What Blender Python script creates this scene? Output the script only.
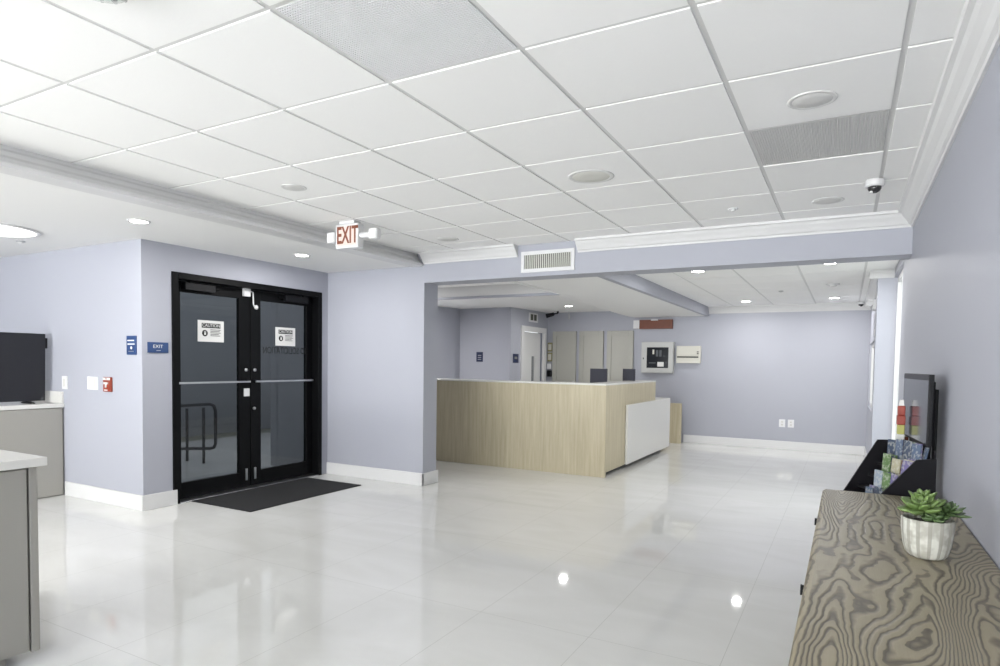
import bpy, bmesh, math, random
from mathutils import Vector, Matrix
random.seed(7)
S = bpy.context.scene
for o in list(bpy.data.objects): bpy.data.objects.remove(o)
COL = S.collection

# ---------------------------------------------------------------- camera
YAW, PITCH, ROLL = .5012, -.0432, .0143
c_, s_ = math.cos(YAW), math.sin(YAW)
fwd = Vector((-s_*math.cos(PITCH), c_*math.cos(PITCH), math.sin(PITCH)))
rgt = Vector((c_, s_, 0)); up = rgt.cross(fwd)
cx = math.cos(ROLL)*rgt + math.sin(ROLL)*up
cy = -math.sin(ROLL)*rgt + math.cos(ROLL)*up
cd = bpy.data.cameras.new('camera'); cam = bpy.data.objects.new('camera', cd); COL.objects.link(cam)
m = Matrix((cx, cy, -fwd)).transposed().to_4x4(); m.translation = Vector((0, 0, 1.33))
cam.matrix_world = m
cd.sensor_width = 36; cd.lens = .63166*36; cd.shift_y = .05716; cd.clip_start = .02
S.camera = cam

# ---------------------------------------------------------------- world, lights, exposure
S.view_settings.view_transform = 'Standard'; S.view_settings.look = 'None'
S.view_settings.gamma = 1; S.view_settings.use_curve_mapping = False
S.view_settings.exposure = .23
W = bpy.data.worlds.new('sky'); S.world = W; W.use_nodes = True
W.node_tree.nodes['Background'].inputs[0].default_value = (.94, .97, 1, 1)
W.node_tree.nodes['Background'].inputs[1].default_value = 1.25

def area(name, loc, rot, sx, sy, power, col=(1, 1, 1)):
    l = bpy.data.lights.new(name, 'AREA'); l.shape = 'RECTANGLE'; l.size = sx; l.size_y = sy
    l.energy = power; l.color = col
    o = bpy.data.objects.new(name, l); COL.objects.link(o); o.location = loc; o.rotation_euler = rot
    return o
R = math.radians
# added fill at unseen rear and left windows, aimed at ceiling and right wall
area('rear_fill_light', (-3.3, -7.8, 1.25), (R(151), 0, 0), 6.6, 1.9, 1450, (1, 1, 1))
area('side_fill_light', (-8.8, -4.4, 1.25), (R(112), 0, R(-90)), 5.6, 1.9, 205, (1, 1, 1)).data.spread = R(110)
# daylight through the glazed opening on the right and from the office behind the reception desk
area('glazed_entry_daylight', (.62, 6.85, 1.2), (R(95), 0, R(90)), 1.0, 1.9, 5, (.97, .98, 1))

# ---------------------------------------------------------------- materials
def lin(h):
    if isinstance(h, str):
        v = [int(h[i:i+2], 16)/255 for i in (0, 2, 4)]
        return tuple(((x+.055)/1.055)**2.4 if x > .04045 else x/12.92 for x in v)+(1,)
    return tuple(h)+(1,)
def mat(name, col, rough=.6, metal=0, spec=.5, coat=0, emit=None, es=0, bump=None, var=None):
    m = bpy.data.materials.new(name); m.use_nodes = True
    N = m.node_tree.nodes; L = m.node_tree.links; b = N['Principled BSDF']
    b.inputs['Base Color'].default_value = lin(col); b.inputs['Roughness'].default_value = rough
    b.inputs['Metallic'].default_value = metal; b.inputs['Specular IOR Level'].default_value = spec
    b.inputs['Coat Weight'].default_value = coat
    if emit: b.inputs['Emission Color'].default_value = lin(emit); b.inputs['Emission Strength'].default_value = es
    if bump or var:
        tc = N.new('ShaderNodeTexCoord'); n = N.new('ShaderNodeTexNoise')
        n.inputs['Scale'].default_value = (bump or var)[0]; n.inputs['Detail'].default_value = 4
        L.new(tc.outputs['Object'], n.inputs['Vector'])
        if bump:
            bp = N.new('ShaderNodeBump'); bp.inputs['Strength'].default_value = bump[1]; bp.inputs['Distance'].default_value = .002
            L.new(n.outputs['Fac'], bp.inputs['Height']); L.new(bp.outputs['Normal'], b.inputs['Normal'])
        if var:
            n2 = N.new('ShaderNodeTexNoise'); n2.inputs['Scale'].default_value = var[0]; n2.inputs['Detail'].default_value = 5
            L.new(tc.outputs['Object'], n2.inputs['Vector'])
            mx = N.new('ShaderNodeMix'); mx.data_type = 'RGBA'
            mx.inputs[6].default_value = lin(col); mx.inputs[7].default_value = lin(var[1])
            L.new(n2.outputs['Fac'], mx.inputs[0]); L.new(mx.outputs[2], b.inputs['Base Color'])
    return m
M = {}
M['wall'] = mat('lavender_wall_paint', 'A9ABB5', .55, bump=(180, .08))
M['white'] = mat('white_trim_paint', 'DADADA', .4)
M['soffit'] = mat('white_ceiling_paint', 'EDEDEC', .7, bump=(120, .06))
M['tile'] = mat('ceiling_tile', 'F9F9F8', .85, bump=(90, .25))
M['tbar'] = mat('ceiling_grid_bar', 'DEDEDD', .6)
M['black'] = mat('black_aluminium', '07080A', .5, spec=.15)
M['blackp'] = mat('black_plastic', '101115', .5, spec=.25)
M['rackblk'] = mat('black_laminate', '17161A', .5)
M['mat'] = mat('black_rubber_mat', '101012', .9, bump=(260, 1.0), var=(200, '1D1D1F'))
M['steel'] = mat('brushed_steel', 'B9BABC', .3, 1)
M['gray'] = mat('grey_cabinet_paint', '9C9A94', .5)
M['counter'] = mat('white_quartz', 'DAD9D5', .25)
M['plast'] = mat('white_plastic', 'DCDCDD', .35)
M['red'] = mat('red_plastic', '8C3824', .4)
M['redbrown'] = mat('red_brown_panel', '74391F', .45, var=(9, '623018'))
M['blue'] = mat('blue_sign', '2A4573', .4)
M['navy'] = mat('navy_sign', '222C4C', .4)
M['screen'] = mat('dark_screen', '4A4E57', .12, spec=.8)
M['darkscreen'] = mat('black_screen', '191A20', .3)
M['paper'] = mat('white_paper', 'DADAD8', .7)
M['ink'] = mat('black_ink', '141416', .7)
M['closet'] = mat('grey_closet_door', 'A8A7A0', .5)
M['panelgray'] = mat('grey_metal_cabinet', 'B9BAB8', .4)
M['cream'] = mat('cream_metal', 'CFCDC3', .45)
M['glassdark'] = mat('dark_panel_window', '1C1F24', .1)
M['led'] = mat('led_lens', 'FFFFFF', .5, emit='FFFDF6', es=26)
M['ledsoft'] = mat('emergency_lamp_lens', 'F4F4F2', .2)
M['exitface'] = mat('exit_sign_face', 'DDCCC4', .5, emit='F5E0D6', es=.03)
M['exitred'] = mat('exit_sign_letters', '7E452E', .5)
M['concrete'] = mat('concrete_ground', '7F8074', .9, var=(6, '6B6C62'))
M['stucco'] = mat('grey_stucco', '94979B', .9)
M['rail'] = mat('dark_railing_paint', '26282C', .5)
M['olive'] = mat('olive_board', 'A09A6C', .6, var=(14, '7E7A52'))
M['mesh_b'] = mat('grille_backing', 'DEDEDE', .8)
M['meshwhite'] = mat('perforated_white_metal', 'EAEAEC', .5)
M['soil'] = mat('dark_soil', '2A231C', .9)
M['dome'] = mat('smoked_dome', '2B2B2D', .08, spec=.8)
M['ventdark'] = mat('vent_interior', '55554F', .9)
M['spk'] = mat('speaker_grille', 'DADAD8', .7)
M['spk2'] = mat('speaker_grille_yellowed', 'D9D9D2', .7)
M['rim'] = mat('speaker_rim', 'DEDEDD', .6)
M['frost'] = mat('frosted_glass', '85878A', .25)
M['caser'] = mat('panel_led_green', '4C5156', .5)

def glass(name, tint, rough=.0, extra=.0):
    m = bpy.data.materials.new(name); m.use_nodes = True
    N = m.node_tree.nodes; L = m.node_tree.links; N.clear()
    out = N.new('ShaderNodeOutputMaterial'); mx = N.new('ShaderNodeMixShader'); fr = N.new('ShaderNodeFresnel')
    t = N.new('ShaderNodeBsdfTransparent'); g = N.new('ShaderNodeBsdfGlossy')
    t.inputs[0].default_value = tint+(1,); g.inputs['Roughness'].default_value = rough
    fr.inputs[0].default_value = 1.5
    ge = N.new('ShaderNodeNewGeometry'); sb = N.new('ShaderNodeMath'); sb.operation = 'SUBTRACT'; sb.inputs[0].default_value = 1
    ml = N.new('ShaderNodeMath'); ml.operation = 'MULTIPLY'; L.new(ge.outputs['Backfacing'], sb.inputs[1]); L.new(fr.outputs[0], ml.inputs[0]); L.new(sb.outputs[0], ml.inputs[1])
    L.new(ml.outputs[0], mx.inputs[0]); L.new(t.outputs[0], mx.inputs[1]); L.new(g.outputs[0], mx.inputs[2]); L.new(mx.outputs[0], out.inputs[0])
    return m
M['tint'] = glass('tinted_glass', (.6, .62, .64))
M['clear'] = glass('clear_glass', (.92, .95, .94))

def nodes(m): return m.node_tree.nodes, m.node_tree.links, m.node_tree.nodes['Principled BSDF']
def math_n(N, L, op, a, b=None, c=None):
    n = N.new('ShaderNodeMath'); n.operation = op
    for i, v in enumerate((a, b, c)):
        if v is None: continue
        if isinstance(v, (int, float)): n.inputs[i].default_value = v
        else: L.new(v, n.inputs[i])
    return n.outputs[0]
# polished porcelain floor: soft veins, thin joints of 1.2 x 0.6 m slabs
def floor_mat():
    m = mat('polished_porcelain_floor', 'CFCFC9', .035, spec=.62); N, L, b = nodes(m)
    tc = N.new('ShaderNodeTexCoord'); sp = N.new('ShaderNodeSeparateXYZ'); L.new(tc.outputs['Object'], sp.inputs[0])
    mp = N.new('ShaderNodeMapping'); mp.inputs['Rotation'].default_value = (0, 0, .7); mp.inputs['Scale'].default_value = (.6, 1.5, 1)
    L.new(tc.outputs['Object'], mp.inputs[0])
    n = N.new('ShaderNodeTexNoise'); n.inputs['Scale'].default_value = 1.6; n.inputs['Detail'].default_value = 8; n.inputs['Distortion'].default_value = 1.2
    L.new(mp.outputs[0], n.inputs[0])
    r = N.new('ShaderNodeValToRGB'); e = r.color_ramp.elements
    e[0].position = .34; e[0].color = lin('D6D6D3'); e[1].position = .66; e[1].color = lin('DEDEDC')
    L.new(n.outputs['Fac'], r.inputs[0])
    def joint(sock, period, off):
        a = math_n(N, L, 'ADD', sock, off); a = math_n(N, L, 'DIVIDE', a, period); f = math_n(N, L, 'FRACT', a)
        d = math_n(N, L, 'SUBTRACT', f, .5); d = math_n(N, L, 'ABSOLUTE', d)
        return math_n(N, L, 'GREATER_THAN', d, .5-.0012/period)
    j = math_n(N, L, 'MAXIMUM', joint(sp.outputs[0], .61, 10.21), joint(sp.outputs[1], 1.22, 20.31))
    mx = N.new('ShaderNodeMix'); mx.data_type = 'RGBA'; mx.inputs[7].default_value = lin('BDBDB9')
    L.new(j, mx.inputs[0]); L.new(r.outputs[0], mx.inputs[6]); L.new(mx.outputs[2], b.inputs['Base Color'])
    return m
M['floor'] = floor_mat()
# weathered oak veneer with contour-like cathedral grain running along Y
def oak_mat():
    m = mat('weathered_oak', 'A3957F', .42, spec=.45); N, L, b = nodes(m)
    tc = N.new('ShaderNodeTexCoord'); mp = N.new('ShaderNodeMapping'); mp.inputs['Scale'].default_value = (4.8, .85, 2)
    mp.inputs['Location'].default_value = (3.1, .8, 0)
    L.new(tc.outputs['Object'], mp.inputs[0])
    n = N.new('ShaderNodeTexNoise'); n.inputs['Scale'].default_value = 1.0; n.inputs['Detail'].default_value = 1.6; n.inputs['Roughness'].default_value = .38; n.inputs['Distortion'].default_value = .35
    L.new(mp.outputs[0], n.inputs[0])
    sx = N.new('ShaderNodeSeparateXYZ'); L.new(tc.outputs['Object'], sx.inputs[0])
    nj = N.new('ShaderNodeTexNoise'); nj.inputs['Scale'].default_value = 1; nj.inputs['Detail'].default_value = 2
    mj = N.new('ShaderNodeMapping'); mj.inputs['Scale'].default_value = (16, 11, 8); L.new(tc.outputs['Object'], mj.inputs[0]); L.new(mj.outputs[0], nj.inputs[0])
    edge = N.new('ShaderNodeMapRange'); edge.interpolation_type = 'SMOOTHSTEP'; edge.inputs[1].default_value = -.16; edge.inputs[2].default_value = -.28
    edge.inputs[3].default_value = 1; edge.inputs[4].default_value = .45
    L.new(sx.outputs[0], edge.inputs[0])
    n_s = math_n(N, L, 'MULTIPLY', n.outputs['Fac'], 40); a = math_n(N, L, 'MULTIPLY', n_s, edge.outputs[0])
    a = math_n(N, L, 'ADD', a, math_n(N, L, 'MULTIPLY', nj.outputs['Fac'], 1.5))
    xl = math_n(N, L, 'ABSOLUTE', math_n(N, L, 'ADD', sx.outputs[0], -.02)); a = math_n(N, L, 'ADD', a, math_n(N, L, 'MULTIPLY', xl, 30))
    f = math_n(N, L, 'FRACT', a)
    r = N.new('ShaderNodeValToRGB'); e = r.color_ramp.elements
    e[0].position = 0; e[0].color = (.15, .15, .15, 1); e[1].position = 1; e[1].color = (.15, .15, .15, 1)
    x = r.color_ramp.elements.new(.45); x.color = (0, 0, 0, 1)
    x = r.color_ramp.elements.new(.80); x.color = (1, 1, 1, 1)
    x = r.color_ramp.elements.new(.96); x.color = (.7, .7, .7, 1)
    L.new(f, r.inputs[0])
    mp2 = N.new('ShaderNodeMapping'); mp2.inputs['Scale'].default_value = (1, .06, 1); L.new(tc.outputs['Object'], mp2.inputs[0])
    n2 = N.new('ShaderNodeTexNoise'); n2.inputs['Scale'].default_value = 260; n2.inputs['Detail'].default_value = 3; L.new(mp2.outputs[0], n2.inputs[0])
    n3 = N.new('ShaderNodeTexNoise'); n3.inputs['Scale'].default_value = 3; L.new(tc.outputs['Object'], n3.inputs[0])
    base = N.new('ShaderNodeMix'); base.data_type = 'RGBA'; base.inputs[6].default_value = lin('A59C86'); base.inputs[7].default_value = lin('9A9074')
    L.new(n3.outputs['Fac'], base.inputs[0])
    g = N.new('ShaderNodeMix'); g.data_type = 'RGBA'; g.inputs[7].default_value = lin('857B66')
    k = math_n(N, L, 'MULTIPLY', n2.outputs['Fac'], .55); L.new(k, g.inputs[0]); L.new(base.outputs[2], g.inputs[6])
    d = N.new('ShaderNodeMix'); d.data_type = 'RGBA'; d.inputs[7].default_value = lin('50493D')
    k2 = math_n(N, L, 'MULTIPLY', r.outputs[0], .95); L.new(k2, d.inputs[0]); L.new(g.outputs[2], d.inputs[6])
    L.new(d.outputs[2], b.inputs['Base Color'])
    bp = N.new('ShaderNodeBump'); bp.inputs['Strength'].default_value = .5; bp.inputs['Distance'].default_value = .002; bp.invert = True
    L.new(r.outputs[0], bp.inputs['Height']); L.new(bp.outputs[0], b.inputs['Normal'])
    return m
M['oak'] = oak_mat()
def ash_mat():
    m = mat('light_ash_laminate', 'BDAF8C', .45); N, L, b = nodes(m)
    tc = N.new('ShaderNodeTexCoord'); mp = N.new('ShaderNodeMapping'); mp.inputs['Scale'].default_value = (1, 1, .05); L.new(tc.outputs['Object'], mp.inputs[0])
    n = N.new('ShaderNodeTexNoise'); n.inputs['Scale'].default_value = 26; n.inputs['Detail'].default_value = 6; n.inputs['Roughness'].default_value = .7; L.new(mp.outputs[0], n.inputs[0])
    r = N.new('ShaderNodeValToRGB'); e = r.color_ramp.elements
    e[0].position = .3; e[0].color = lin('ADA286'); e[1].position = .7; e[1].color = lin('C7BEA4')
    L.new(n.outputs['Fac'], r.inputs[0]); L.new(r.outputs[0], b.inputs['Base Color'])
    return m
M['ash'] = ash_mat()
def pot_mat():
    m = mat('whitewashed_concrete_pot', 'C9C8C0', .8); N, L, b = nodes(m)
    tc = N.new('ShaderNodeTexCoord'); n = N.new('ShaderNodeTexVoronoi'); n.inputs['Scale'].default_value = 42; L.new(tc.outputs['Object'], n.inputs['Vector'])
    n2 = N.new('ShaderNodeTexNoise'); n2.inputs['Scale'].default_value = 28; L.new(tc.outputs['Object'], n2.inputs['Vector'])
    r = N.new('ShaderNodeValToRGB'); e = r.color_ramp.elements
    e[0].position = .42; e[0].color = lin('A3A198'); e[1].position = .58; e[1].color = lin('C4C4BC')
    L.new(n2.outputs['Fac'], r.inputs[0])
    sp = N.new('ShaderNodeSeparateXYZ'); L.new(tc.outputs['Object'], sp.inputs[0])
    an = math_n(N, L, 'ARCTAN2', sp.outputs[1], sp.outputs[0]); an = math_n(N, L, 'FRACT', math_n(N, L, 'MULTIPLY', an, 14/math.tau))
    st_ = math_n(N, L, 'LESS_THAN', math_n(N, L, 'ABSOLUTE', math_n(N, L, 'SUBTRACT', an, .5)), .17)
    mx = N.new('ShaderNodeMix'); mx.data_type = 'RGBA'; mx.inputs[7].default_value = lin('8B8980'); L.new(math_n(N, L, 'MULTIPLY', st_, .75), mx.inputs[0])
    L.new(r.outputs[0], mx.inputs[6]); L.new(mx.outputs[2], b.inputs['Base Color'])
    return m
M['pot'] = pot_mat()
def leaf_mat(name, a, bb):
    m = mat(name, a, .38); N, L, b = nodes(m)
    tc = N.new('ShaderNodeTexCoord'); n = N.new('ShaderNodeTexNoise'); n.inputs['Scale'].default_value = 30; L.new(tc.outputs['Object'], n.inputs['Vector'])
    mx = N.new('ShaderNodeMix'); mx.data_type = 'RGBA'; mx.inputs[6].default_value = lin(a); mx.inputs[7].default_value = lin(bb)
    L.new(n.outputs['Fac'], mx.inputs[0]); L.new(mx.outputs[2], b.inputs['Base Color'])
    return m
M['leaf'] = leaf_mat('succulent_leaf', '48602F', '758C50')
M['leaf2'] = leaf_mat('succulent_dark_leaf', '34482C', '5D7446')

# ---------------------------------------------------------------- mesh helpers
class MB:
    def __init__(s): s.bm = bmesh.new(); s.mats = []
    def mi(s, m):
        if m not in s.mats: s.mats.append(m)
        return s.mats.index(m)
    def _tag(s, before, m):
        i = s.mi(m)
        for f in s.bm.faces:
            if f.index == -1 or f not in before: pass
        return i
    def poly(s, vs, faces, m='white', smooth=False):
        i = s.mi(m); bv = [s.bm.verts.new(v) for v in vs]
        for f in faces:
            try: fc = s.bm.faces.new([bv[k] for k in f]); fc.material_index = i; fc.smooth = smooth
            except ValueError: pass
        return bv
    def box(s, x0, x1, y0, y1, z0, z1, m='white', T=None):
        x0, x1 = sorted((x0, x1)); y0, y1 = sorted((y0, y1)); z0, z1 = sorted((z0, z1))
        vs = [Vector(v) for v in ((x0, y0, z0), (x1, y0, z0), (x1, y1, z0), (x0, y1, z0), (x0, y0, z1), (x1, y0, z1), (x1, y1, z1), (x0, y1, z1))]
        if T is not None: vs = [T @ v for v in vs]
        s.poly(vs, ((3, 2, 1, 0), (4, 5, 6, 7), (0, 1, 5, 4), (1, 2, 6, 5), (2, 3, 7, 6), (3, 0, 4, 7)), m); return s
    def prism(s, pts, vec, m='white'):   # planar polygon extruded along vec
        n = len(pts); P = [Vector(p) for p in pts]; v = Vector(vec)
        s.poly(P+[p+v for p in P], [tuple(range(n))[::-1], tuple(range(n, 2*n))]+[(i, (i+1) % n, n+(i+1) % n, n+i) for i in range(n)], m); return s
    def tube(s, path, r, m='steel', seg=12, caps=True, smooth=True):
        P = [Vector(p) for p in path]; rs = r if isinstance(r, (list, tuple)) else [r]*len(P)
        rings = []; prev = None
        for k, p in enumerate(P):
            t = (P[min(k+1, len(P)-1)]-P[max(k-1, 0)]).normalized()
            if prev is None: u = t.orthogonal().normalized()
            else: u = (prev - t*prev.dot(t)).normalized()
            prev = u; w = t.cross(u)
            rings.append([p+rs[k]*(math.cos(a)*u+math.sin(a)*w) for a in [2*math.pi*j/seg for j in range(seg)]])
        vs = [v for rg in rings for v in rg]; fs = []
        for k in range(len(P)-1):
            for j in range(seg): fs.append((k*seg+j, k*seg+(j+1) % seg, (k+1)*seg+(j+1) % seg, (k+1)*seg+j))
        if caps: fs += [tuple(range(seg))[::-1], tuple(range((len(P)-1)*seg, len(P)*seg))]
        s.poly(vs, fs, m, smooth); return s
    def lathe(s, prof, c=(0, 0, 0), m='white', seg=32, axis=None, rot0=0):   # prof = [(r, z)], axis = matrix
        vs = []; A = axis or Matrix()
        for (r, z) in prof:
            for j in range(seg):
                a = rot0+2*math.pi*j/seg; vs.append(A @ Vector((r*math.cos(a), r*math.sin(a), z))+Vector(c))
        fs = []
        for k in range(len(prof)-1):
            for j in range(seg): fs.append((k*seg+j, k*seg+(j+1) % seg, (k+1)*seg+(j+1) % seg, (k+1)*seg+j))
        fs += [tuple(range(seg))[::-1], tuple(range((len(prof)-1)*seg, len(prof)*seg))]
        s.poly(vs, fs, m, True); return s
    def text(s, txt, origin, right, upv, h, m='ink', depth=.0012, wscale=1, align='CENTER', mirror=False, off=0):
        cu = bpy.data.curves.new('t', 'FONT'); cu.body = txt; cu.size = h/.72; cu.align_x = align; cu.extrude = depth/2; cu.align_y = 'CENTER'; cu.resolution_u = 3; cu.offset = off
        ob = bpy.data.objects.new('t', cu); COL.objects.link(ob)
        bpy.context.view_layer.update()
        me = bpy.data.meshes.new_from_object(ob.evaluated_get(bpy.context.evaluated_depsgraph_get()))
        r = Vector(right).normalized(); u = Vector(upv).normalized(); n = r.cross(u)
        i = s.mi(m); bv = []
        for v in me.vertices:
            bv.append(s.bm.verts.new(Vector(origin)+r*(v.co.x*wscale*(-1 if mirror else 1))+u*v.co.y+n*v.co.z))
        for p in me.polygons:
            try: f = s.bm.faces.new([bv[k] for k in p.vertices]); f.material_index = i
            except ValueError: pass
        bpy.data.objects.remove(ob); bpy.data.curves.remove(cu); bpy.data.meshes.remove(me); return s
    def build(s, name, parent=None, bevel=0, subs=0, kind=None, label=None):
        me = bpy.data.meshes.new(name)
        if parent is not None:
            s.bm.transform(parent['_inv'] if False else ROOTINV[parent.name])
        bmesh.ops.recalc_face_normals(s.bm, faces=s.bm.faces)
        if parent is None:      # put the origin at the base centre of a thing that is one mesh
            pass
        s.bm.to_mesh(me); s.bm.free()
        for k in s.mats: me.materials.append(M[k])
        o = bpy.data.objects.new(name, me); COL.objects.link(o)
        if parent is not None: o.parent = parent; ROOTINV[o.name] = ROOTINV[parent.name]
        else: ROOTINV[o.name] = Matrix()
        if bevel:
            b = o.modifiers.new('b', 'BEVEL'); b.width = bevel; b.segments = 2; b.limit_method = 'ANGLE'; b.angle_limit = .7
        if subs:
            d = o.modifiers.new('s', 'SUBSURF'); d.levels = subs; d.render_levels = subs
        if kind: o['kind'] = kind
        if label: o['label'] = label
        return o
ROOTINV = {}
def thing(name, loc, label, cat, group=None, rz=0):
    o = bpy.data.objects.new(name, None); COL.objects.link(o); o.empty_display_size = .1
    o.location = loc; o.rotation_euler = (0, 0, rz)
    ROOTINV[o.name] = (Matrix.Translation(Vector(loc)) @ Matrix.Rotation(rz, 4, 'Z')).inverted()
    o['label'] = label; o['category'] = cat
    if group: o['group'] = group
    return o
def sroot(name, loc, label=None, cat=None):
    o = bpy.data.objects.new(name, None); COL.objects.link(o); o.location = loc; o['kind'] = 'structure'
    ROOTINV[o.name] = Matrix.Translation(-Vector(loc))
    if label: o['label'] = label; o['category'] = cat
    return o
def tag(o, label, cat, group=None):
    o['label'] = label; o['category'] = cat
    if group: o['group'] = group
    return o
def st(mb, name, label, cat, **k):
    o = mb.build(name, kind='structure', **k); o['label'] = label; o['category'] = cat; return o
def dup(root, loc, label, group=None, rz=None):
    r = root.copy(); COL.objects.link(r); r.location = loc; r['label'] = label
    if rz is not None: r.rotation_euler = (0, 0, rz)
    if group: r['group'] = group
    for ch in list(root.children):
        q = ch.copy(); COL.objects.link(q); q.parent = r
        for g in list(ch.children):
            d = g.copy(); COL.objects.link(d); d.parent = q
    return r

ZC = 2.472; ZS = 2.345; ZH = 2.165; ZB = 2.32; ZL = 2.22
XR = .39
# ================================================================ STRUCTURE
b = MB(); b.box(-9.2, .6, -8.2, 11.3, -.1, 0, 'floor')
st(b, 'floor', 'glossy pale grey porcelain floor with faint veining', 'floor')

# --- main suspended ceiling: tile faces drop 6 mm below the exposed bars
def grid_ceiling(x0, x1, y0, y1, z, gx, gy, skip=()):
    b = MB(); w = .011; t = .006
    b.box(x0, x1, y0, y1, z+t, z+.05, 'tbar')
    xs = [x0-w]+[X for X in gx if x0 < X < x1]+[x1+w]; ys = [y0-w]+[Y for Y in gy if y0 < Y < y1]+[y1+w]
    for a, c in zip(xs[:-1], xs[1:]):
        for d, e in zip(ys[:-1], ys[1:]):
            if any(abs((a+c)/2-p) < .1 and abs((d+e)/2-q) < .1 for p, q in skip): continue
            b.box(a+w, c-w, d+w, e-w, z, z+t, 'tile')
    return b
GX = [-1.687+.61*k for k in range(-3, 4)]
GY = [1.481+.61*k for k in range(-15, 7)]
b = grid_ceiling(-4.06, XR, -8, 5.51, ZC, GX, GY, skip=((-1.382, 1.786), (-.162, 3.616)))
st(b, 'ceiling', 'white suspended ceiling of square tiles in an exposed grid', 'ceiling')

# --- lower plaster ceiling on the left, over the door alcove
b = MB(); b.box(-9.1, -4.06, -8, 3.44, ZS, ZS+.2, 'soffit'); b.box(-5.47, -4.06, 3.44, 5.52, ZS, ZS+.2, 'soffit')
st(b, 'ceiling.001', 'smooth white lowered ceiling above the entrance doors', 'ceiling')

# --- crown mouldings
CROWN = [(0, 0), (.012, 0), (.016, .014), (.03, .022), (.045, .045), (.07, .07), (.082, .088), (.1, .094), (.105, .112), (0, .112)]
def crown(axis, a, c, base, zt, sgn, name, label, prof=CROWN, sc=1.0, side=None, kind='trim'):
    # runs along axis from a to c; base = wall coordinate, sgn = outward direction
    b = MB(); n = len(prof); vs = []
    for t in (a, c):
        for (d, h) in prof:
            k = base+sgn*d*sc; z = zt-.112*sc+h*sc
            vs.append((t, k, z) if axis == 'x' else (k, t, z))
    b.poly(vs, [tuple(range(n))[::-1], tuple(range(n, 2*n))]+[(i, (i+1) % n, n+(i+1) % n, n+i) for i in range(n)], 'white')
    return st(b, name, label, 'moulding')
crown('x', -3.955, -2.84, 5.51, ZC, -1, 'trim_1', 'short white crown moulding on the beam, left of the air grille')
crown('x', -2.215, XR, 5.51, ZC, -1, 'trim_2', 'long white crown moulding on the beam, right of the air grille')
crown('y', -8, 5.51, XR, ZC, -1, 'trim_3', 'white crown moulding along the top of the right wall')
b = MB(); pr = [(-.06, 2.4735), (.025, 2.4735), (.03, 2.45), (.045, 2.435), (.055, 2.41), (.08, 2.39), (.09, 2.37), (.11, 2.362), (.11, 2.338), (-.06, 2.338)]
b.prism([(-4.07+d, -8, z) for d, z in pr], (0, 13.5, 0), 'white')
st(b, 'trim_4', 'white crown moulding at the step between tiled and lowered ceiling', 'moulding')

# --- walls
b = MB(); b.box(-9.1, -5.47, 3.29, 3.44, 0, ZS+.02, 'wall'); b.box(-5.47, -5.32, 3.29, 3.565, 0, ZS+.02, 'wall')
b.box(-5.47, -5.32, 3.565, 5.41, 2.108, ZS+.02, 'wall'); b.box(-5.47, -5.32, 5.41, 5.51, 0, ZS+.02, 'wall')
st(b, 'wall_left', 'pale lavender wall that turns the corner to the black entrance doors', 'wall')
b = MB(); b.box(-5.47, -3.95, 5.51, 5.76, 0, ZS+.01, 'wall'); b.box(-4.06, -3.95, 5.5101, 5.76, ZS+.01, 2.6, 'wall')
b.box(-3.95, XR+.2, 5.51, 5.76, ZH, 2.6, 'wall')
st(b, 'wall_middle', 'lavender wall stub and beam framing the reception opening', 'wall')
b = MB(); b.box(XR, XR+.2, -8, 6.32, 0, 2.6, 'wall'); b.box(XR, XR+.2, 6.32, 7.5, 2.24, 2.6, 'wall')
st(b, 'wall_right', 'pale lavender right wall beside the wooden console', 'wall')
b = MB(); b.box(.25, XR+.2, 7.5, 7.85, 0, 2.4, 'wall')
st(b, 'wall_pillar', 'narrow lavender pillar at the far right', 'wall')
b = MB(); wy0, wy1, wz0, wz1 = 8.95, 10.85, .78, 1.68
b.box(.29, .45, 7.85, wy0, 0, 2.4, 'wall'); b.box(.29, .45, wy1, 11.3, 0, 2.4, 'wall')
b.box(.29, .45, wy0, wy1, 0, wz0, 'wall'); b.box(.29, .45, wy0, wy1, wz1, 2.4, 'wall')
st(b, 'wall_right_rear', 'lavender side wall with a narrow bright window beyond the pillar', 'wall')
b = MB(); b.box(-5.2, .45, 11.1, 11.3, 0, 2.45, 'wall')
st(b, 'wall_far', 'lavender far wall behind the reception desk', 'wall')
b = MB(); b.box(-5.2, -5.05, 9.716, 9.96, 0, 2.45, 'wall'); b.box(-5.2, -5.05, 10.96, 11.1, 0, 2.45, 'wall'); b.box(-5.2, -5.05, 9.96, 10.96, 1.99, 2.45, 'wall')
b.box(-6.2, -5.05, 9.565, 9.715, 0, 2.45, 'wall'); b.box(-6.2, -6.07, 5.705, 9.564, 0, 2.45, 'wall')
st(b, 'wall_office', 'shadowed blue grey wall behind the left of the desk', 'wall')
b = MB(); b.box(-9.2, -9.05, -8.2, 3.44, 0, .35, 'wall'); b.box(-9.2, -9.05, -8.2, 3.44, 2.25, 2.6, 'wall')
b.box(-9.2, -9.05, -1.5, 3.44, .35, 2.25, 'wall'); b.box(-9.2, -9.05, -8.2, -7.3, .35, 2.25, 'wall')
b.box(-9.2, .6, -8.2, -8.02, 0, .3, 'wall'); b.box(-9.2, .6, -8.2, -8.02, 2.22, 2.6, 'wall')
b.box(-9.2, -6.7, -8.2, -8.02, .3, 2.22, 'wall'); b.box(.05, .6, -8.2, -8.02, .3, 2.22, 'wall')
st(b, 'wall_rear', 'lavender outer walls with large windows behind the viewer', 'wall')

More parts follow.
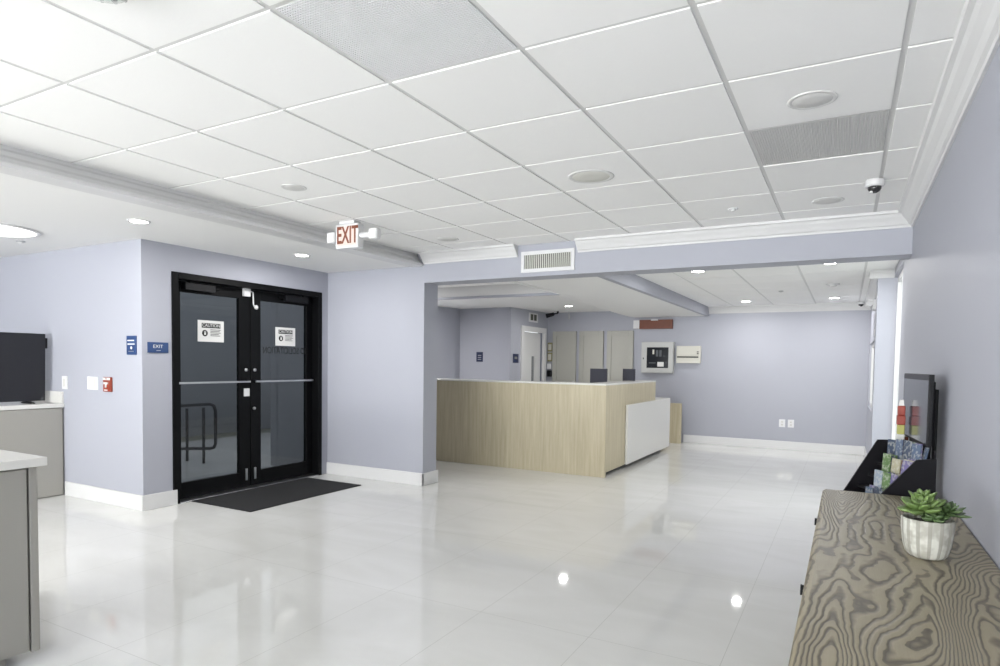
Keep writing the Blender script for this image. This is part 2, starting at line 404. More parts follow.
# --- baseboards (13 cm)
def bb(name, label, segs):
    b = MB()
    for (x0, x1, y0, y1) in segs: b.box(x0, x1, y0, y1, 0, .135, 'white'); 
    return st(b, name, label, 'baseboard', bevel=.004)
bb('baseboard_left', 'tall white baseboard around the corner left of the entrance doors', [(-6.54, -5.305, 3.272, 3.29), (-5.32, -5.302, 3.272, 3.60)])
bb('baseboard_middle', 'white baseboard wrapping the wall stub between doors and reception', [(-5.32, -3.932, 5.492, 5.51), (-3.95, -3.932, 5.492, 5.78)])
bb('baseboard_far', 'white baseboard along the far wall right of the desk', [(-2.44, .29, 11.08, 11.1)])
bb('baseboard_right', 'white baseboard along the right side walls', [(.37, .39, -8, 6.1), (.235, .25, 7.5, 7.85), (.25, .37, 7.485, 7.5), (.275, .29, 7.85, 11.08)])

# --- ceiling behind the beam: plaster soffit (with a smooth ramp) and two coffers
def sm(t): t = max(0, min(1, t)); return t*t*(3-2*t)
def soff_z(x, y):
    k = sm((y-6)/5.0); e0 = -2.95*(1-k)-3.35*k; wd = .25*(1-k)+.42*k
    return 2.172+(.045*(1-k)+.125*k)*sm((e0-x)/wd)
b = MB(); hx0, hx1, hy0, hy1 = -5.6, -3.17, 5.86, 7.5
xs = sorted(set([-6.1, hx0, -4.6, -4.2]+[round(-4.0+.08*i, 3) for i in range(20)]+[hx1, -2.07])); ys = sorted(set([5.76, hy0, 6.4, 7.0, hy1, 8.2, 8.8, 9.4, 10, 10.6, 11.1]))
vid = {}; vs = []
for i, x in enumerate(xs):
    for j, y in enumerate(ys):
        vid[i, j] = len(vs); vs.append((x, y, soff_z(x, y)))
fs = []
for i in range(len(xs)-1):
    for j in range(len(ys)-1):
        mx, my = (xs[i]+xs[i+1])/2, (ys[j]+ys[j+1])/2
        if hx0 < mx < hx1 and hy0 < my < hy1: continue
        fs.append((vid[i, j], vid[i, j+1], vid[i+1, j+1], vid[i+1, j]))
b.poly(vs, fs, 'soffit', True)
# solid above the skin: step faces of both coffers
b.box(-2.13, -2.07, 5.76, 11.1, 2.17, 2.45, 'wall')
b.box(hx1, hx1+.05, hy0, hy1, 2.19, 2.45, 'soffit'); b.box(hx0, hx1+.05, hy1, hy1+.05, 2.215, 2.45, 'wall'); b.box(hx0, hx1+.05, hy0-.05, hy0, 2.2, 2.45, 'soffit'); b.box(hx0-.05, hx0, hy0, hy1, 2.2, 2.45, 'soffit')
st(b, 'ceiling.002', 'smooth white lowered ceiling over the reception desk', 'ceiling')
b = grid_ceiling(hx0-.04, hx1+.04, hy0-.04, hy1+.04, 2.37, [-5.35, -4.74, -4.13, -3.52], [6.36, 6.97])
st(b, 'ceiling.003', 'small tiled ceiling recess over the left of the desk', 'ceiling')
b = grid_ceiling(-2.10, XR+.1, 5.76, 11.1, ZB, [-1.67, -1.06, -.455, .13], [6.2+.61*k for k in range(8)])
st(b, 'ceiling.004', 'tiled ceiling of the back lobby beyond the beam', 'ceiling')
crown('x', -2.07, .29, 11.1, ZB, -1, 'trim_5', 'white crown moulding along the top of the far wall')
crown('y', 7.85, 11.0, .29, ZB, -1, 'trim_6', 'white crown moulding on the side wall beyond the pillar', sc=.9)
b = MB(); pk = [(0, 2.24), (.012, 2.245), (.03, 2.262), (.045, 2.28), (.07, 2.295), (.08, 2.317), (0, 2.317)]
b.prism([(.175, 7.5-d, z) for d, z in pk], (XR-.175, 0, 0), 'white'); b.prism([(.25-d, 7.5005, z) for d, z in pk], (0, .349, 0), 'white')
st(b, 'trim_7', 'white crown moulding wrapping the top of the pillar', 'moulding')
b = MB(); b.prism([(hx0, hy1, 2.245), (hx0, hy1, 2.37), (hx0, hy1-.11, 2.37), (hx0, hy1-.09, 2.34), (hx0, hy1-.03, 2.265)], (hx1-hx0, 0, 0), 'white')
b.prism([(hx1, hy0, 2.25), (hx1, hy0, 2.37), (hx1-.1, hy0, 2.37), (hx1-.02, hy0, 2.26)], (0, hy1-hy0, 0), 'white')
st(b, 'trim_8', 'white crown moulding inside the small ceiling recess', 'moulding')

# --- rear and side windows behind the viewer, put in to let light in
def window(name, horiz, a0, a1, k, z0, z1, n, label):
    r = sroot(name, (((a0+a1)/2, k, z0) if horiz else (k, (a0+a1)/2, z0)), label, 'window')
    f = MB(); g = MB(); d = .03
    def bx(mb, u0, u1, q0, q1, zz0, zz1, mm):
        mb.box(u0, u1, k+q0, k+q1, zz0, zz1, mm) if horiz else mb.box(k+q0, k+q1, u0, u1, zz0, zz1, mm)
    bx(f, a0, a1, -d, d, z0, z0+.05, 'white'); bx(f, a0, a1, -d, d, z1-.05, z1, 'white')
    for i in range(n+1):
        u = a0+(a1-a0)*i/n; u = min(max(u, a0+.025), a1-.025); bx(f, u-.025, u+.025, -d, d, z0+.05, z1-.05, 'white')
    bx(g, a0+.05, a1-.05, -.004, .004, z0+.05, z1-.05, 'clear')
    f.build('window_frame', r); g.build('window_pane', r); return r
window('window_1', True, -6.7, .05, -8.1, .3, 2.22, 5, 'large white framed window added in the unseen wall behind the viewer')
window('window_2', False, -7.3, -1.5, -9.12, .35, 2.25, 3, 'large white framed window added in the unseen outer left wall')
w3 = window('window_3', False, wy0, wy1, .345, wz0, wz1, 1, 'narrow bright window in the side wall beyond the pillar')
w4 = window('window_4', False, 6.32, 7.5, XR+.06, .02, 2.24, 2, 'white framed glazed opening between right wall and pillar')
b = MB(); b.box(.6, 5, 3, 14, -.12, -.02, 'concrete')
st(b, 'ground.001', 'sunlit pavement outside the glazed opening', 'ground')

b = MB(); b.box(.6, 3.2, 9.0, 9.15, -.02, 1.75, 'cream'); b.box(.6, 3.2, 8.97, 9.18, 1.75, 1.83, 'white')  # cream slab added to mimic pale reflections in the glazing
st(b, 'reflection_slab_right', 'added cream slab outside the glazed opening, standing in for glass reflections', 'wall')
# --- outside the entrance doors
b = MB(); b.box(-12, -5.47, 3.44, 9.4, -.14, -.03, 'concrete'); st(b, 'ground', 'dim concrete landing outside the entrance doors', 'ground')
b = MB(); b.box(-10.2, -10, 3.44, 9.4, -.03, 2.9, 'stucco'); b.box(-10, -6.21, 9.4, 9.6, -.03, 2.9, 'stucco'); b.box(-6.215, -5.471, 5.56, 5.70, -.03, 2.9, 'stucco'); b.box(-6.33, -6.205, 5.56, 9.39, -.03, 2.9, 'stucco'); 
st(b, 'wall_outside', 'dim grey wall seen through the entrance door glass', 'wall')

# ================================================================ ENTRANCE DOORS
XW = -5.32
d1 = sroot('door_1', (XW, 4.49, 0), 'black framed double glass entrance doors', 'door')
b = MB()
b.box(XW-.145, XW+.012, 3.568, 3.628, 0, 2.106, 'black'); b.box(XW-.145, XW+.012, 5.35, 5.408, 0, 2.106, 'black'); b.box(XW-.145, XW+.012, 3.628, 5.35, 2.05, 2.106, 'black')
b.box(XW-.145, XW+.02, 3.628, 5.35, 0, .012, 'steel')
b.build('door_frame', d1, bevel=.003)
def leaf(y0, y1, hinge_right, vinyl):
    L = MB(); x0, x1 = XW-.135, XW-.09
    sa, sb = (.13, .08) if hinge_right else (.08, .13)
    L.box(x0, x1, y0, y0+sa, .015, 2.045, 'black'); L.box(x0, x1, y1-sb, y1, .015, 2.045, 'black')
    L.box(x0, x1, y0+sa, y1-sb, 1.945, 2.045, 'black'); L.box(x0, x1, y0+sa, y1-sb, .015, .165, 'black')
    lf = L.build('door_leaf', d1, bevel=.003)
    g = MB(); g.box((x0+x1)/2-.004, (x0+x1)/2+.004, y0+sa-.005, y1-sb+.005, .16, 1.95, 'tint'); g.build('glass_pane', lf)
    p = MB(); yy0, yy1 = (y0+.03, y1-.02) if hinge_right else (y0-.02, y1-.03)
    p.box(x1+.03, x1+.05, yy0, yy1, 1.092, 1.110, 'steel'); p.box(x1, x1+.035, yy0, yy0+.03, 1.09, 1.123, 'blackp'); p.box(x1, x1+.035, yy1-.03, yy1, 1.09, 1.123, 'blackp')
    p.build('push_bar', lf, bevel=.002)
    q = MB(); hy = y0 if not hinge_right else y1
    sg = 1 if not hinge_right else -1
    q.box(x1, x1+.05, hy+sg*.10, hy+sg*.42, 1.965, 2.03, 'blackp'); q.box(x1+.01, x1+.03, hy+sg*.42, hy+sg*.5, 1.995, 2.01, 'black'); q.tube([(x1+.025, hy+sg*.16, 2.03), (x1+.025, hy+sg*.16, 2.06)], .012, 'black')
    q.prism([(x1+.03, hy+sg*.16, 2.052), (x1+.03, hy+sg*.16, 2.066), (x1+.03, hy+sg*.44, 2.066), (x1+.03, hy+sg*.44, 2.052)], (.012, 0, 0), 'black')
    q.build('door_closer', lf, bevel=.002)
    k = MB(); ky = y1-.05 if not hinge_right else y0+.05
    A = Matrix.Rotation(R(90), 4, 'Y')
    k.lathe([(.018, 0), (.018, .008), (.012, .014)], (x1, ky, 1.22), 'steel', 16, A); k.build('lock_cylinder', lf)
    k = MB()
    if not hinge_right:
        k.box(x1, x1+.012, ky-.028, ky+.035, .95, 1.03, 'plast'); k.build('latch_plate', lf, label='small white latch plate')
    else:
        k.lathe([(.016, 0), (.016, .012), (.01, .02)], (x1, ky-.01, .82), 'steel', 14, A); k.build('thumb_turn', lf)
    k = MB()
    k.box(x1, x1+.008, ky-.012, ky+.012, .08, .2, 'steel'); k.build('flush_bolt', lf)
    if vinyl:
        v = MB(); v.text('NO SOLICITATION', (x1-.014, 4.985, 1.427), (0, 1, 0), (0, 0, 1), .075, 'ink', .001, .72, mirror=True); v.build('vinyl_lettering', lf, label='black lettering reading backwards through the glass')
    return lf
leaf(3.632, 4.487, False, False); leaf(4.495, 5.347, True, True)
# magnetic contact at the top of the meeting stiles
r = thing('door_contact_sensor', (XW-.08, 4.45, 1.87), 'small white door sensor and cable at the top between the two entrance door leaves', 'sensor')
b = MB(); b.box(XW-.0895, XW-.055, 4.395, 4.47, 1.97, 2.05, 'plast'); b.build('sensor_box', r, bevel=.002)
b = MB(); b.tube([(XW-.075, 4.47, 2.03), (XW-.075, 4.515, 2.02), (XW-.075, 4.52, 1.90), (XW-.075, 4.53, 1.875)], .007, 'plast'); b.build('cable', r)
b = MB(); b.lathe([(.02, 0), (.024, .012), (.012, .025)], (XW-.0895, 4.56, 1.87), 'plast', 14, Matrix.Rotation(R(90), 4, 'Y')); b.build('round_contact', r)
def caution(y, z, w, h, label):
    x = XW-.095; r = thing('caution_sign', (x, y, z), label, 'sign', 'caution signs on the entrance doors')
    p = MB(); p.box(x, x+.006, y-w/2, y+w/2, z-h/2, z+h/2, 'paper'); p.build('sign_plate', r)
    t = MB(); xx = x+.0065
    t.box(xx, xx+.001, y-w*.36, y+w*.36, z+h*.15, z+h*.37, 'ink')
    t.text('CAUTION', (xx+.0018, y, z+h*.265), (0, 1, 0), (0, 0, 1), h*.155, 'paper', .0008, .98)
    t.lathe([(h*.15, 0), (h*.15, .001)], (xx, y-w*.24, z-h*.10), 'ink', 20, Matrix.Rotation(R(90), 4, 'Y'))
    t.box(xx+.0012, xx+.002, y-w*.27, y-w*.2, z-h*.18, z-h*.08, 'paper')
    for i in range(4): t.box(xx+.0012, xx+.002, y-w*.275+i*w*.022, y-w*.265+i*w*.022, z-h*.08, z-h*(.0+.01*(i in (0, 3))), 'paper')
    for i in range(5):
        ww = (.40, .36, .40, .33, .38)[i]
        t.box(xx, xx+.001, y-w*.03, y-w*.03+w*ww, z+h*(.06-.07*i), z+h*(.085-.07*i), 'ink')
    t.build('sign_print', r)
    return r
caution(4.033, 1.595, .285, .205, 'white caution sign with a hand symbol on the left glass door leaf')
caution(4.96, 1.582, .275, .20, 'white caution sign with a hand symbol on the right glass door leaf')

# railing on the landing
r = thing('hand_railing', (-7.3, 5.2, -.03), 'dark metal handrail seen through the left door glass', 'railing')
b = MB(); b.tube([(-8.2, 5.2, .66), (-7.0, 5.2, .76), (-6.93, 5.2, .74), (-6.90, 5.2, .68), (-6.90, 5.2, .27), (-6.93, 5.2, .22), (-7.0, 5.2, .2), (-8.2, 5.2, .1)], .02, 'rail'); b.build('rail_loop', r)
for x in (-7.9, -7.46, -7.13):
    b = MB(); b.tube([(x, 5.2, -.03), (x, 5.2, .72+(x+7.0)*.083)], .018, 'rail'); b.build('post', r)

# ================================================================ DOOR MAT
b = MB(); b.box(-5.33, -4.505, 3.735, 5.17, 0, .008, 'mat')
tag(b.build('door_mat', bevel=.003), 'black ribbed entrance mat lying in front of the glass doors', 'mat')

# ================================================================ LEFT WALL FITTINGS
YL = 3.29
def plate_x(name, x0, x1, z0, z1, y, m, label, cat, t=.008, extra=None, group=None):   # plate on a wall facing -Y
    r = thing(name, ((x0+x1)/2, y, z0), label, cat, group)
    b = MB(); b.box(x0, x1, y-t, y-.0003, z0, z1, m); b.build('plate', r, bevel=.0015)
    if extra: extra(r, x0, x1, z0, z1, y-t)
    return r
def blue_print(r, x0, x1, z0, z1, y):
    b = MB(); h = z1-z0; w = x1-x0
    b.box(x0+w*.12, x1-w*.2, y-.001, y, z0+h*.72, z0+h*.78, 'paper'); b.box(x0+w*.12, x1-w*.15, y-.001, y, z0+h*.53, z0+h*.59, 'paper')
    b.lathe([(w*.09, 0), (w*.09, .001)], ((x0+x1)/2, y, z0+h*.36), 'paper', 14, Matrix.Rotation(R(90), 4, 'X'))
    b.box(x0+w*.2, x1-w*.25, y-.0006, y, z0+h*.15, z0+h*.2, 'steel')
    b.build('sign_print', r)
plate_x('wall_sign', -5.53, -5.39, 1.355, 1.52, YL, 'blue', 'tall blue sign with white lines, above the red fire alarm', 'sign', extra=blue_print)
def rockers(n):
    def f(r, x0, x1, z0, z1, y):
        for i in range(n):
            cx = x0+(x1-x0)*(i+.5)/n; b = MB(); b.box(cx-.017, cx+.017, y-.004, y, z0+.026, z1-.026, 'counter'); b.build('rocker', r, bevel=.0015)
    return f
plate_x('light_switch', -6.58, -6.49, 1.02, 1.145, YL, 'plast', 'white single wall switch plate above the end of the rear counter', 'switch', extra=rockers(1))
plate_x('light_switch', -6.15, -5.985, 1.03, 1.15, YL, 'plast', 'wide white double switch plate just left of the red fire alarm', 'switch', extra=rockers(2))
r = thing('fire_alarm_pull', (-5.815, YL, 1.02), 'small red fire alarm pull station on the left wall', 'fire alarm')
b = MB(); b.box(-5.872, -5.757, YL-.022, YL-.0003, 1.02, 1.152, 'red'); b.build('housing', r, bevel=.004)
b = MB(); b.box(-5.85, -5.79, YL-.03, YL-.022, 1.088, 1.106, 'paper'); b.box(-5.828, -5.812, YL-.03, YL-.022, 1.058, 1.09, 'paper'); b.build('pull_handle', r)
b = MB(); b.box(-5.868, -5.762, YL-.024, YL-.0222, 1.125, 1.147, 'paper'); b.text('FIRE', (-5.815, YL-.0245, 1.136), (1, 0, 0), (0, 0, 1), .014, 'red', .0006); b.build('printed_label', r)
b = MB(); b.box(-5.85, -5.8, YL-.024, YL-.0222, 1.03, 1.04, 'paper'); b.build('lower_label', r)
# blue EXIT sign on the wall facing the lobby
r = thing('exit_wall_sign', (XW, 3.432, 1.37), 'blue EXIT wall sign between the corner and the entrance doors', 'sign')
b = MB(); b.box(XW+.0003, XW+.008, 3.338, 3.528, 1.375, 1.468, 'blue'); b.build('plate', r, bevel=.0015)
b = MB(); b.text('EXIT', (XW+.0086, 3.43, 1.43), (0, 1, 0), (0, 0, 1), .03, 'paper', .001, 1.1); b.box(XW+.008, XW+.009, 3.415, 3.455, 1.392, 1.398, 'steel'); b.build('sign_print', r)

# ================================================================ LEFT CABINETS
def cab_back():
    r = thing('base_cabinet', (-6.85, 2.5, 0), 'grey base cabinet standing along the left wall under the television', 'cabinet')
    b = MB(); b.box(-7.2, -6.58, 0.2, 3.287, 0.0, .845, 'gray'); b.build('cabinet_body', r)
    for i in range(4):
        b = MB(); y1 = 3.27-i*.75; b.box(-6.58, -6.56, y1-.74, y1, .01, .84, 'gray'); b.build('door', r, bevel=.002)
    b = MB(); b.box(-7.22, -6.55, .18, 3.288, .846, .884, 'counter'); o = b.build('countertop', bevel=.003)
    tag(o, 'white countertop with the black television standing on it', 'countertop')
    b = MB(); b.box(-7.22, -6.565, 3.268, 3.289, .8845, .995, 'counter'); tag(b.build('backsplash', bevel=.002), 'low white upstand where the rear counter meets the wall', 'backsplash')
cab_back()
r = thing('base_cabinet', (-3.4, .8, 0), 'grey base cabinet cut by the left edge in the foreground', 'cabinet')
b = MB(); b.box(-4.1, -3.03, -1.2, 1.40, .07, .861, 'gray'); b.box(-4.0, -3.10, -1.2, 1.31, 0, .07, 'gray'); b.build('cabinet_body', r)
b = MB(); b.box(-3.029, -3.012, 1.368, 1.402, .065, .861, 'gray'); b.build('corner_post', r, bevel=.004)
for i in range(2):
    b = MB(); b.box(-3.029, -3.010, 1.36-1.15*(i+1)+.01, 1.36-1.15*i, .075, .855, 'gray'); b.build('door', r, bevel=.003)
b = MB(); b.box(-4.13, -2.992, -1.25, 1.432, .862, .9, 'counter')
tag(b.build('countertop', bevel=.004), 'white countertop corner in the left foreground', 'countertop')

# television on the rear counter
r = thing('television', (-6.78, 2.9, .885), 'large black flat television seen from behind on the rear counter', 'television')
T = Matrix.Translation((-6.75, 3.22, .905))@Matrix.Rotation(R(2), 4, 'Y')
b = MB(); b.box(-.03, 0, -.98, 0, 0, .64, 'darkscreen', T); b.build('screen_panel', r, bevel=.006)
b = MB(); b.box(-.065, -.03, -.8, -.18, .08, .45, 'blackp', T); b.build('rear_housing', r, bevel=.01)
b = MB(); b.box(-.05, -.01, -.004, .022, .5, .6, 'blackp', T); b.build('side_bracket', r, bevel=.004)
for yy in (-.82, -.16):
    b = MB(); b.prism([(-.11, yy, -.0195), (.09, yy, -.0195), (.09, yy, -.012), (0, yy, .004), (-.03, yy, .004), (-.11, yy, -.012)], (0, .03, 0), 'blackp')
    b.bm.transform(Matrix.Translation((-6.75, 3.22, .905))); b.build('foot', r)

# ================================================================ CEILING FITTINGS
def downlight(x, y, z, label, rad=.06, pw=11):
    r = thing('recessed_downlight', (x, y, z), label, 'ceiling light', 'recessed downlights')
    b = MB(); b.lathe([(rad*1.32, 0), (rad*1.32, -.003), (rad*1.2, -.007), (rad*1.03, -.007), (rad, -.002), (rad, .0)], (x, y, z), 'plast', 36); b.build('trim_ring', r)
    b = MB(); b.lathe([(rad*1.0, -.0035), (rad*.98, -.005), (rad*.6, -.0055)], (x, y, z), 'led', 32); b.build('lens', r)
    l = bpy.data.lights.new('downlight_lamp', 'AREA'); l.shape = 'DISK'; l.size = rad*1.9; l.energy = pw; l.color = (1, .985, .97)
    o = bpy.data.objects.new('downlight_lamp', l); COL.objects.link(o); o.location = (x, y, z-.012)
    return r
downlight(-4.648, 2.862, ZS, 'lit round downlight in the lowered ceiling near the corner left of the doors')
downlight(-4.656, 4.474, ZS, 'lit round downlight in the lowered ceiling in front of the entrance doors')
downlight(-4.05, 9.7, soff_z(-4.05, 9.7), 'lit round downlight over the grey closet doors behind the desk')
downlight(-5.4, 7.1, 2.37, 'added lit downlight hidden inside the small tiled recess over the left of the desk', .06, 5)  # out-of-sight lamp added to lift the office wall
downlight(-5.9, 7.9, soff_z(-5.9, 7.9), 'added lit downlight hidden behind the wall stub, beside the shadowed office wall', .06, 28)  # second unseen lamp, added behind the stub to brighten the office wall
for k, yy in enumerate((1.25, -.36, -1.97, -3.58)):
    downlight(-4.65, yy, ZS, 'added lit round downlight in the lowered ceiling behind the viewer, number %s from the corner' % ('three', 'four', 'five', 'six')[k])  # unseen continuation of the row, added to brighten the main room
downlight(-1.40, 6.83, ZB, 'lit downlight in the back lobby tiles, near the beam at left', .062)
downlight(-.172, 6.76, ZB, 'lit downlight in the back lobby tiles, near the beam at right', .062)
downlight(-1.376, 10.25, ZB, 'lit downlight in the back lobby tiles, close to the far wall at left', .062)
downlight(-.186, 10.15, ZB, 'lit downlight in the back lobby tiles, close to the far wall at right', .062)
r = thing('ceiling_panel_light', (-6.0, 2.47, ZS), 'wide lit ceiling light cut by the left edge', 'ceiling light')
b = MB(); b.lathe([(.33, 0), (.33, -.012), (.31, -.014), (.3, -.012), (.3, 0)], (-6.03, 2.5, ZS), 'plast', 48); b.build('frame', r)
b = MB(); b.lathe([(.3, -.004), (.3, -.0125), (.1, -.0135)], (-6.03, 2.5, ZS), 'led', 48); b.mats[0] = 'ledpanel'; M['ledpanel'] = mat('led_panel_lens', 'FFFFFF', .5, emit='FFFDF6', es=1.3); b.build('diffuser', r)
def speaker(x, y, z, rad, m, label):
    r = thing('ceiling_speaker', (x, y, z), label, 'ceiling speaker', 'ceiling speakers')
    b = MB(); b.lathe([(rad, .0), (rad, -.002), (rad*.94, -.004), (rad*.84, -.004), (rad*.82, -.003)], (x, y, z), 'rim', 40); b.build('rim', r)
    b = MB(); b.lathe([(rad*.82, -.002), (rad*.8, -.0035), (rad*.3, -.0045)], (x, y, z), m, 40); b.build('grille', r)
T8 = ZC
speaker(-.168, 3.047, T8, .098, 'spk', 'round ceiling speaker in the tile before the grey return grille')
speaker(-1.405, 3.679, T8, .14, 'spk2', 'largest round ceiling speaker with a yellowed centre, mid ceiling')
speaker(-3.253, 3.054, T8, .082, 'spk', 'round ceiling speaker at the left of the tiled ceiling')
speaker(-3.286, 4.951, T8, .1, 'spk', 'faint round ceiling speaker above and right of the red EXIT sign')
speaker(-.151, 4.908, T8, .1, 'spk', 'faint round ceiling speaker beside the dome camera, near the beam')
def small_disc(name, x, y, z, rad, h, label, cat, m='plast'):
    r = thing(name, (x, y, z), label, cat)
    b = MB(); b.lathe([(rad, 0), (rad, -h*.3), (rad*.8, -h*.45)], (x, y, z), m, 28); b.build('base', r)
    b = MB(); b.lathe([(rad*.55, -h*.45), (rad*.5, -h*.9), (rad*.3, -h)], (x, y, z), 'rim', 24); b.build('cap', r)
small_disc('fire_sprinkler', -.761, 4.866, T8, .035, .02, 'small round sprinkler cover in the tiles near the beam', 'sprinkler')
small_disc('smoke_detector', -.177, 8.5, ZB, .075, .03, 'round white smoke detector in the back lobby tiles', 'smoke detector')
small_disc('fire_sprinkler', -.786, 9.03, ZB, .03, .02, 'small dark sprinkler head in the back lobby tiles', 'sprinkler', 'steel')
small_disc('fire_sprinkler', -6.45, 2.9, ZS, .035, .02, 'small sprinkler head in the lowered ceiling at the left edge', 'sprinkler', 'steel')
# dome cameras
def dome(x, y, z, k, label):
    r = thing('dome_camera', (x, y, z), label, 'security camera')
    b = MB(); b.lathe([(.062*k, 0), (.066*k, -.01*k), (.066*k, -.04*k), (.058*k, -.052*k), (.048*k, -.052*k)], (x, y, z), 'plast', 32); b.build('housing', r)
    b = MB(); b.lathe([(.046*k, -.05*k), (.044*k, -.068*k), (.032*k, -.086*k), (.014*k, -.095*k), (.003, -.097*k)], (x, y, z), 'dome', 28); b.build('smoked_dome', r)
    b = MB(); b.lathe([(.012*k, 0), (.012*k, .006)], (x-.022*k, y-.02*k, z-.09*k), 'plast', 14, Matrix.Rotation(R(140), 4, 'X')); b.build('lens_ring', r)
dome(.112, 4.497, ZC, .82, 'white dome camera with smoked cover on the main tiled ceiling')
dome(.155, 10.9, ZB, .75, 'small dark dome camera at the far right corner above the far wall')
# bullet camera by the closets
r = thing('bullet_camera', (-4.8, 10.75, soff_z(-4.8, 10.75)), 'dark bullet camera hanging in the corner above the closet doors', 'security camera')
z = soff_z(-4.8, 10.75)
b = MB(); b.tube([(-4.70, 10.75, z), (-4.70, 10.75, z-.04)], .02, 'blackp'); b.tube([(-4.70, 10.75, z-.04), (-4.80, 10.75, z-.055)], .012, 'blackp'); b.build('mount', r)
b = MB(); b.tube([(-4.78, 10.76, z-.05), (-4.90, 10.68, z-.09)], [.032, .04], 'blackp'); b.build('camera_body', r)
b = MB(); b.box(-4.56, -4.53, 10.9, 10.93, 2.16, 2.26, 'steel'); b.tube([(-4.545, 10.915, 2.26), (-4.545, 10.915, 2.297)], .006, 'steel')
tag(b.build('hanging_sensor', bevel=.003), 'tiny grey sensor hanging above the closet doors', 'sensor')
# return grilles: perforated panels lying in the ceiling grid
def perf(name, cx0, cx1, y0, y1, z, label, n, m1):
    r = thing(name, ((cx0+cx1)/2, (y0+y1)/2, z), label, 'air grille', 'perforated return grilles')
    b = MB(); e = .0125
    b.box(cx0+e, cx1-e, y0+e, y1-e, z+.0035, z+.0053, 'mesh_b'); b.build('backing', r)
    b = MB(); step = (cx1-cx0-2*e)/n; w = step*.36
    for i in range(n+1):
        x = cx0+e+step*i; x = min(max(x, cx0+e+w/2), cx1-e-w/2); b.box(x-w/2, x+w/2, y0+e, y1-e, z+.001, z+.0035, m1)
    for i in range(n+1):
        y = y0+e+step*i; y = min(max(y, y0+e+w/2), y1-e-w/2); b.box(cx0+e, cx1-e, y-w/2, y+w/2, z+.0012, z+.0035, m1)
    b.build('perforated_face', r)
M['mesh_g'] = mat('perforated_grey_metal', 'C6C6C5', .6); M['mesh_gb'] = mat('grille_backing_grey', '9A9A99', .9)
perf('return_grille', -1.687, -1.077, 1.481, 2.091, ZC, 'pale perforated ceiling grille near the top centre', 52, 'meshwhite')
perf('return_grille', -.467, .143, 3.311, 3.921, ZC, 'grey perforated ceiling grille nearest the right wall', 52, 'mesh_g')
# glass flush light at the very top left
fx, fy = -2.01, 1.115
r = thing('flush_ceiling_light', (fx, fy, ZC), 'glass flush ceiling light cut by the top edge at left', 'ceiling light')
b = MB(); b.lathe([(.10, 0), (.10, -.006), (.085, -.012)], (fx, fy, ZC), 'plast', 36); b.build('canopy', r)
b = MB(); b.lathe([(.085, -.012), (.095, -.02), (.085, -.036), (.05, -.046), (.01, -.05)], (fx, fy, ZC), 'clear', 36); b.build('glass_shade', r)
for k in range(14):
    a = k*math.tau/14; b = MB(); b.box(-.004, .004, .070, .090, -.034, -.0125, 'steel', Matrix.Translation((fx, fy, ZC))@Matrix.Rotation(a, 4, 'Z')); b.build('rod', r)

# EXIT sign with emergency heads
r = thing('exit_sign', (-3.62, 3.99, ZC), 'white box EXIT sign with red letters hanging from the tiled ceiling', 'exit sign')
b = MB(); b.box(-3.74, -3.50, 3.96, 4.03, 2.25, 2.445, 'plast'); b.build('housing', r, bevel=.006)
b = MB(); b.box(-3.70, -3.54, 3.955, 4.04, 2.446, 2.4715, 'plast'); b.build('canopy', r, bevel=.004)
b = MB(); b.box(-3.72, -3.52, 3.9585, 3.96, 2.272, 2.425, 'exitface'); b.build('face_plate', r)
b = MB(); b.text('EXIT', (-3.612, 3.9578, 2.35), (1, 0, 0), (0, 0, 1), .138, 'exitred', .002, .58, off=.004)
b.prism([(-3.722, 3.957, 2.34), (-3.708, 3.957, 2.358), (-3.708, 3.957, 2.348), (-3.714, 3.957, 2.34), (-3.708, 3.957, 2.332), (-3.708, 3.957, 2.322)], (0, .002, 0), 'exitred'); b.build('letters', r)
for sx, xx in ((-1, -3.79), (1, -3.345)):
    b = MB(); b.tube([(-3.74 if sx < 0 else -3.50, 3.99, 2.35), (xx-sx*.045, 3.99, 2.345)], .022, 'plast')
    b.box(xx-.042, xx+.042, 3.955, 4.01, 2.305, 2.39, 'plast'); h = b.build('emergency_lamp', r, bevel=.01)
    b = MB(); b.box(xx-.035, xx+.035, 3.948, 3.956, 2.312, 2.383, 'ledsoft'); b.build('lens', h, bevel=.004)

# supply grille on the beam
r = thing('supply_air_grille', (-2.52, 5.51, 2.2), 'white louvred air grille with vertical blades on the beam', 'air grille')
gx0, gx1, gz0, gz1 = -2.80, -2.245, 2.203, 2.405
b = MB(); e = .035
b.box(gx0, gx1, 5.495, 5.5097, gz0, gz0+e, 'plast'); b.box(gx0, gx1, 5.495, 5.5097, gz1-e, gz1, 'plast'); b.box(gx0, gx0+e, 5.495, 5.5097, gz0+e, gz1-e, 'plast'); b.box(gx1-e, gx1, 5.495, 5.5097, gz0+e, gz1-e, 'plast'); b.build('frame', r, bevel=.002)
b = MB(); b.box(gx0+e, gx1-e, 5.506, 5.5095, gz0+e, gz1-e, 'ventdark'); b.build('backing', r)
n = 24
for i in range(n):
    x = gx0+e+(gx1-gx0-2*e)*(i+.5)/n; b = MB()
    b.box(-.0045, .0045, -.006, .004, gz0+e, gz1-e, 'spk2', Matrix.Translation((x, 5.502, 0))@Matrix.Rotation(R(18), 4, 'Z')); b.build('blade', r)

